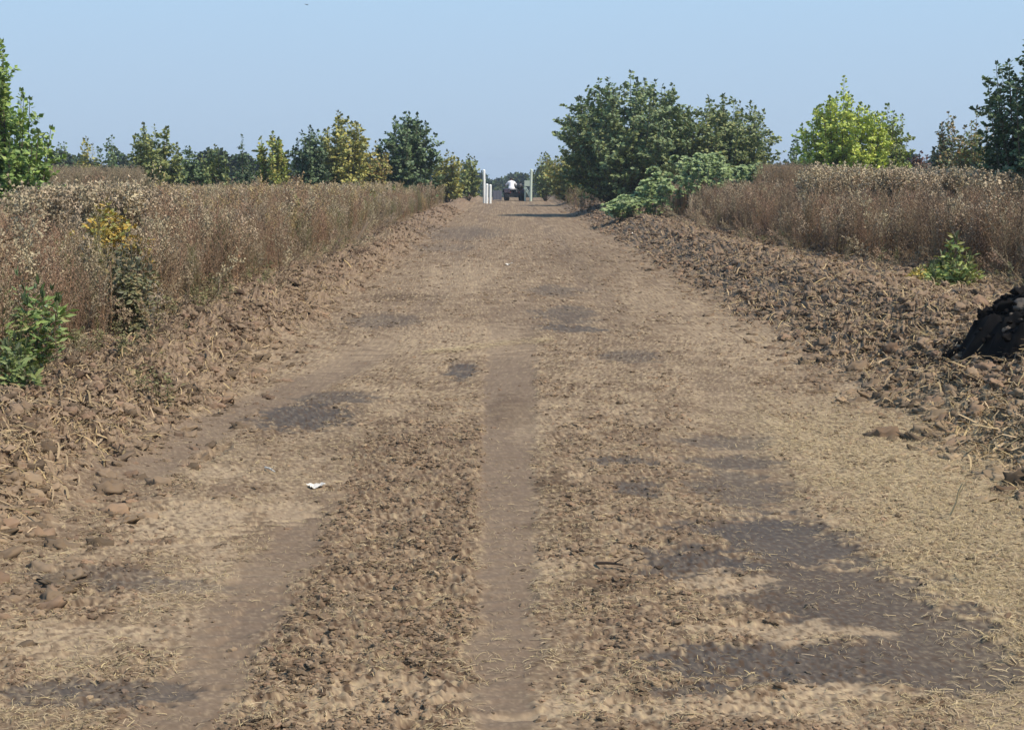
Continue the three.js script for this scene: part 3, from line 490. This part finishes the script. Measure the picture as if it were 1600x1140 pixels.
// ---------------------------------------------------------------- end of the track: posts, barrier, quad bike, rider
function post(px, D, top, w, tilt, label, mat = M.white) {
  const X = xAt(px, D), y0 = macro(X, D) - .02, h = yAt(top, D) - y0, g = base('marker_post', X, y0, D); g.rotation.z = tilt;
  part('shaft', new THREE.CylinderGeometry(w * .5, w * .5, h, 14).translate(0, h / 2, 0), mat, g);
  part('cap', new THREE.SphereGeometry(w * .54, 14, 7, 0, 6.283, 0, 1.571).translate(0, h, 0), mat, g);
  tag(g, label, 'post'); return g;
}
post(757, 92, 267, .17, .012, 'tallest white post at the left side of the far track end');
post(760.5, 91, 289, .17, -.02, 'short white post touching the foot of the tallest white post');
post(766, 91.5, 290, .16, -.012, 'short white post standing right of its short white twin');
post(829, 99, 266, .17, -.02, 'tall pale post before the golden shrub at the right of the track end', M.palegreen);
{
  const D = 100, g = base('barrier', xAt(825, D), 0, D, -.15), bar = (a, b, w) => { const d = b.clone().sub(a), o = new THREE.BoxGeometry(w, d.length(), w * .7), m = new THREE.Matrix4().lookAt(a, b, V(0, 0, 1)); o.rotateX(Math.PI / 2); o.applyMatrix4(m); o.translate(...a.clone().lerp(b, .5).toArray()); return o; };
  part('leg', bar(V(-.2, 0, 0), V(-.2, 1.3, 0), .09), M.palegreen, g);
  part('leg', bar(V(.22, 0, .05), V(.2, 1.3, 0), .09), M.palegreen, g);
  part('board', new THREE.BoxGeometry(.46, .36, .05).translate(0, 1.14, .03), M.palegreen, g);
  part('brace', bar(V(-.18, .85, .07), V(.27, .12, .07), .16), M.palegreen, g);
  tag(g, 'pale green white trestle barrier standing right of the quad bike', 'barrier');
  const p = base('metal_panel', xAt(777, 103), 0, 103); part('sheet', new THREE.BoxGeometry(.62, .6, .05).translate(0, .34, 0), M.slate, p); part('foot', new THREE.BoxGeometry(.05, .1, .3).translate(-.25, .05, 0), M.slate, p); part('foot', new THREE.BoxGeometry(.05, .1, .3).translate(.25, .05, 0), M.slate, p);
  for (const x of [-.2, 0, .2]) part('rib', new THREE.BoxGeometry(.03, .58, .02).translate(x, .34, .034), M.slate, p);
  tag(p, 'low slate grey metal panel between the white posts and quad bike', 'panel');
}
{ // quad bike, seen from behind
  const D = 101, g = base('quad_bike', xAt(803, D), .0, D, .06);
  const wheel = (x, z, r, w) => { const t = part('wheel', new THREE.TorusGeometry(r * .68, r * .32, 12, 26).scale(1, 1, w / (r * .64)).rotateY(Math.PI / 2).translate(x, r, z), M.tyre, g); t.name = 'tyre'; const rim = part('rim', new THREE.CylinderGeometry(r * .42, r * .42, w * .7, 16).rotateZ(Math.PI / 2).translate(x, r, z), M.metal, t); rim.name = 'rim';
    const lug = []; for (let k = 0; k < 18; k++) lug.push(new THREE.BoxGeometry(w * .8, .035, .05).translate(0, r, 0).rotateX(k / 18 * 6.283).translate(x, r, z)); part('tread', mergeGeometries(lug), M.tyre, t); };
  wheel(-.5, .55, .33, .34); wheel(.5, .55, .33, .34); wheel(-.48, -.6, .31, .28); wheel(.48, -.6, .31, .28);
  part('chassis', new THREE.BoxGeometry(.62, .34, 1.2).translate(0, .42, 0), M.black, g);
  part('axle', new THREE.CylinderGeometry(.05, .05, .9, 10).rotateZ(Math.PI / 2).translate(0, .33, .55), M.black, g);
  for (const s of [-1, 1]) for (const z of [.5, -.6]) { const f = new THREE.CylinderGeometry(.44, .44, .38, 18, 1, true, -1.15, 2.3).rotateZ(Math.PI / 2).rotateX(-Math.PI / 2).translate(s * .48, .36, z); part('fender', f, new THREE.MeshStandardMaterial({ color: M.maroon.color, roughness: .4, side: THREE.DoubleSide }), g); }
  part('seat', new THREE.CapsuleGeometry(.15, .5, 6, 12).rotateX(Math.PI / 2).scale(1.1, .6, 1).translate(0, .66, .12), M.black, g);
  part('tank', new THREE.SphereGeometry(.22, 16, 10).scale(.9, .7, 1.3).translate(0, .68, -.4), M.maroon, g);
  const rack = []; for (let k = -3; k <= 3; k++) rack.push(new THREE.CylinderGeometry(.013, .013, .5, 6).rotateX(Math.PI / 2).translate(k * .14, .72, .68)); for (const z of [.45, .92]) rack.push(new THREE.CylinderGeometry(.016, .016, .9, 6).rotateZ(Math.PI / 2).translate(0, .72, z));
  part('rack', mergeGeometries(rack), M.black, g);
  part('handlebar', new THREE.TubeGeometry(new THREE.CatmullRomCurve3([V(-.4, .98, -.3), V(-.2, .97, -.42), V(0, .92, -.46), V(.2, .97, -.42), V(.4, .98, -.3)]), 20, .018, 8), M.black, g);
  for (const s of [-1, 1]) part('tail_lamp', new THREE.BoxGeometry(.1, .06, .04).translate(s * .3, .56, .76), M.red, g);
  tag(g, 'dark maroon and black quad bike seen from behind at the track end', 'quad bike');
  const b = base('kit_bag', xAt(812, D), .735, D - .62, .3);
  const bg = new THREE.SphereGeometry(.235, 24, 16), P = bg.attributes.position; for (let i = 0; i < P.count; i++) { const x = P.getX(i), y = P.getY(i), z = P.getZ(i); P.setXYZ(i, x * 1.02, Math.max(-.2, y * .95 + .015 * n1(x * 14, z * 14)), z * .85 + .012 * n2(x * 16, y * 16)); } bg.computeVertexNormals(); bg.translate(0, .2, 0);
  part('sack', bg, M.black, b); part('strap', new THREE.TorusGeometry(.09, .014, 8, 18, Math.PI).translate(0, .41, 0), M.black, b); part('buckle', new THREE.BoxGeometry(.05, .04, .02).translate(0, .2, .2), M.metal, b);
  tag(b, 'round black bag strapped on the rear rack of the quad bike', 'bag');
}
// a body is a field of tapered bones meshed as one surface
function bodyMesh(bones, lo, hi, res) {
  const mc = new MarchingCubes(res, new THREE.MeshBasicMaterial(), false, false, 60000), c = lo.clone().add(hi).multiplyScalar(.5), half = Math.max(hi.x - lo.x, hi.y - lo.y, hi.z - lo.z) / 2, p = V(), ab = V(), ap = V();
  mc.isolation = 0;
  for (let k = 0; k < res; k++) for (let j = 0; j < res; j++) for (let i = 0; i < res; i++) {
    p.set((i - res / 2) / (res / 2) * half + c.x, (j - res / 2) / (res / 2) * half + c.y, (k - res / 2) / (res / 2) * half + c.z);
    let d = 1e3;
    for (const [a, b, ra, rb, sm = .03] of bones) { ab.subVectors(b, a); ap.subVectors(p, a); const t = Math.min(1, Math.max(0, ap.dot(ab) / Math.max(ab.lengthSq(), 1e-9))), e = ap.addScaledVector(ab, -t).length() - mix(ra, rb, t), h = Math.max(0, Math.min(1, .5 + .5 * (d - e) / sm)); d = d > 100 ? e : mix(d, e, h) - sm * h * (1 - h); }
    mc.field[i + j * res + k * res * res] = -d;
  }
  mc.update();
  const n = mc.count, g = new THREE.BufferGeometry(); g.setAttribute('position', new THREE.BufferAttribute(mc.positionArray.slice(0, n * 3), 3)); g.setAttribute('normal', new THREE.BufferAttribute(mc.normalArray.slice(0, n * 3), 3));
  g.scale(half, half, half); g.translate(c.x, c.y, c.z); g.computeVertexNormals(); return g;
}
{ // rider: sits astride, bent forward, hands on the grips, back to the camera
  const D = 101, g = base('person', xAt(799, D), 0, D, .06);
  const hip = V(0, .80, .18), chest = V(0, 1.12, .02), neck = V(0, 1.27, -.06), headC = V(0, 1.39, -.17);
  const B = [];
  B.push([V(-.09, .80, .18), V(.09, .80, .18), .125, .125], [hip, chest, .15, .17, .06], [V(-.12, 1.17, -.02), V(.12, 1.17, -.02), .105, .105, .05], [chest, neck, .1, .055, .05], [neck, headC, .055, .06]);
  B.push([headC, headC.clone().add(V(0, .03, .015)), .088, .092, .03], [headC.clone().add(V(0, -.05, -.03)), headC.clone().add(V(0, -.055, -.055)), .058, .045, .03], [headC.clone().add(V(0, -.005, -.085)), headC.clone().add(V(0, -.025, -.108)), .012, .016, .02]);
  for (const s of [-1, 1]) {
    const sh = V(s * .19, 1.19, -.02), el = V(s * .36, .99, -.16), wr = V(s * .37, .99, -.30);
    B.push([sh, el, .06, .045], [el, wr, .045, .03], [headC.clone().add(V(s * .09, 0, .01)), headC.clone().add(V(s * .1, .02, .02)), .014, .018, .01]);
    const kn = V(s * .30, .68, -.25), an = V(s * .28, .36, -.12);
    B.push([V(s * .1, .79, .15), kn, .10, .068, .04], [kn, an, .068, .042], [an, V(s * .29, .33, -.27), .045, .035]);
  }
  part('body', bodyMesh(B, V(-.5, .25, -.5), V(.5, 1.6, .5), 84), M.skin, g);
  for (const s of [-1, 1]) { // hand: palm, four fingers curled round the grip, thumb below
    const w = V(s * .37, .99, -.30), H = [[w, V(s * .365, 1.0, -.345), .026, .034, .02]];
    for (let k = 0; k < 4; k++) { const x = s * (.33 + .021 * k), L = [.9, 1, .95, .78][k]; H.push([V(x, 1.01, -.345), V(x, 1.015, -.345 - .035 * L), .0095, .009, .006], [V(x, 1.015, -.345 - .035 * L), V(x, .985, -.35 - .045 * L), .009, .0085, .005], [V(x, .985, -.35 - .045 * L), V(x, .962, -.335 - .02 * L), .0085, .0075, .005]); }
    H.push([V(s * .335, .995, -.33), V(s * .315, .975, -.345), .012, .011, .01], [V(s * .315, .975, -.345), V(s * .32, .957, -.365), .011, .009, .006]);
    part('hand', bodyMesh(H, V(s * .365 - .08, .91, -.44), V(s * .365 + .08, 1.07, -.28), 54), M.skin, g);
  }
  const S = [[V(-.08, .80, .18), V(.08, .80, .18), .142, .142], [hip, chest, .165, .185, .06], [V(-.12, 1.17, -.02), V(.12, 1.17, -.02), .12, .12, .05], [chest, V(0, 1.235, -.04), .11, .075, .05]];
  for (const s of [-1, 1]) S.push([V(s * .19, 1.19, -.02), V(s * .31, 1.05, -.115), .075, .068]);
  part('shirt', bodyMesh(S, V(-.45, .6, -.45), V(.45, 1.4, .45), 64), M.shirt, g);
  const T = [[V(-.09, .77, .18), V(.09, .77, .18), .138, .138]];
  for (const s of [-1, 1]) T.push([V(s * .1, .78, .15), V(s * .30, .68, -.25), .112, .08, .04], [V(s * .30, .68, -.25), V(s * .28, .42, -.15), .08, .058]);
  part('trousers', bodyMesh(T, V(-.5, .25, -.5), V(.5, .98, .5), 64), M.trousers, g);
  part('hair', bodyMesh([[headC.clone().add(V(0, .035, .03)), headC.clone().add(V(0, .045, -.02)), .094, .088, .03], [headC.clone().add(V(0, -.02, .05)), headC.clone().add(V(0, .02, .04)), .065, .07, .03]], V(-.2, 1.2, -.36), V(.2, 1.6, .05), 40), M.hair, g);
  part('eye', new THREE.SphereGeometry(.013, 10, 8).translate(-.033, 1.395, -.25), M.white, g); part('eye', new THREE.SphereGeometry(.013, 10, 8).translate(.033, 1.395, -.25), M.white, g);
  part('mouth', new THREE.CapsuleGeometry(.006, .035, 4, 8).rotateZ(Math.PI / 2).translate(0, 1.335, -.262), M.red, g);
  tag(g, 'person in a white shirt seated on the quad bike, bent forward, back turned', 'person');
}

// ---------------------------------------------------------------- small things
{
  const D = dAt(764), X = xAt(488, D), g = base('paper_scrap', X, land(X, D), D, .5), pg = new THREE.PlaneGeometry(.075, .085, 14, 12).rotateX(-Math.PI / 2), P = pg.attributes.position;
  for (let i = 0; i < P.count; i++) { const x = P.getX(i), z = P.getZ(i); P.setY(i, .004 + .6 * Math.max(0, Math.abs(x + z * .4) - .014) * (x > 0 ? .7 : .35) + .007 * n1(x * 24 + 3, z * 30 + x * 20)); } pg.computeVertexNormals();
  part('sheet', pg, M.paper, g); tag(g, 'crumpled white paper scrap lying on the left of the track', 'paper');
  const D2 = dAt(412), X2 = xAt(795, D2), g2 = base('paper_scrap', X2, land(X2, D2), D2, .2); part('sheet', pg.clone().scale(1.5, 2, 1.5), M.paper, g2); tag(g2, 'tiny pale scrap in the middle of the track further off', 'paper');
  const stick = (px, py, dx, dy, h, r, label, col, name = 'stick') => { const D = dAt(py, h), X = xAt(px, D), s = D / FOCAL, y = land(X, D) + .012, o = base(name, X, y, D), t = new Tris(), e = V(dx * s, dy * s, .05); t.stem([V(0, 0, 0), e.clone().multiplyScalar(.4).add(V(.006, .004, 0)), e.clone().multiplyScalar(.75).add(V(-.004, .003, 0)), e], r, r * .6, col, 6); t.stem([e.clone().multiplyScalar(.6), e.clone().multiplyScalar(.85).add(V(.02, .03, .01))], r * .5, r * .3, col, 4); part('shaft', t.geo(), M.dry, o); return tag(o, label, 'stick'); };
  stick(408, 738, 40, 0, 0, .0055, 'thin bleached white stick lying left of the paper scrap', [.62, .58, .5]).children[0].rotation.y = -.7;
  stick(554, 392, 22, 34, .15, .03, 'thick pale broken stick standing at the foot of the left weeds', [.40, .29, .2]);
  stick(510, 342, 34, -22, .45, .02, 'slanting pale stick in the left weeds behind the broken one', [.36, .28, .19]);
  stick(338, 480, 8, 44, .2, .014, 'pale upright dead stalk at the edge of the left weeds', [.42, .31, .21]);
  stick(1500, 815, 12, 55, .0, .006, 'pale upright straw stalk in the straw at right', [.5, .4, .24]);
  stick(935, 893, 55, 8, 0, .007, 'small dark twig lying on the right of the middle track', [.09, .06, .04]).children[0].rotation.y = -.5;
  // straw drift across the middle
  const dr = []; for (let i = 0; i < 420; i++) { const t = rnd(), px = mix(660, 862, t), D = dAt(mix(549, 531, ss(.1, .8, t)) + gauss() * 3.2), X = xAt(px, D), k = rr(.85, 1.15); dr.push({ x: X, y: land(X, D) + rr(.003, .012), z: -D, s: rr(.05, .13), ry: gauss() * .6, rz: gauss() * .08, c: [.52 * k, .40 * k, .22 * k] }); }
  scatter('straw_drift', 'pale yellow wisp of straw lying across the middle of the track', 'straw', strawShapes, M.dry, dr);
}
{ // a bird, far up
  const D = 150, g = base('bird', xAt(486, D), yAt(15, D), D, 1.1), m = new THREE.MeshStandardMaterial({ color: new THREE.Color(.05, .05, .055), roughness: .8, side: THREE.DoubleSide });
  part('body', bodyMesh([[V(-.1, 0, 0), V(.06, .01, 0), .02, .045, .02], [V(.06, .01, 0), V(.12, .025, 0), .04, .03, .02], [V(.15, .02, 0), V(.175, .015, 0), .01, .004, .01], [V(-.1, 0, -.02), V(-.2, 0, -.03), .012, .008, .02], [V(-.1, 0, .02), V(-.2, 0, .03), .012, .008, .02]], V(-.22, -.1, -.22), V(.22, .1, .22), 48), m, g);
  for (const s of [-1, 1]) { const t = new Tris(), a = V(.05, .02, s * .03), b = V(.06, .10, s * .16), c = V(-.02, .09, s * .33), d = V(-.06, .07, s * .2), e = V(-.05, .015, s * .03); t.tri(a, b, e, [1, 1, 1]); t.tri(b, d, e, [1, 1, 1]); t.tri(b, c, d, [1, 1, 1]); part('wing', t.geo(), m, g); }
  tag(g, 'tiny dark bird flying high in the blue sky at left', 'bird');
}
renderer.render(scene, camera);
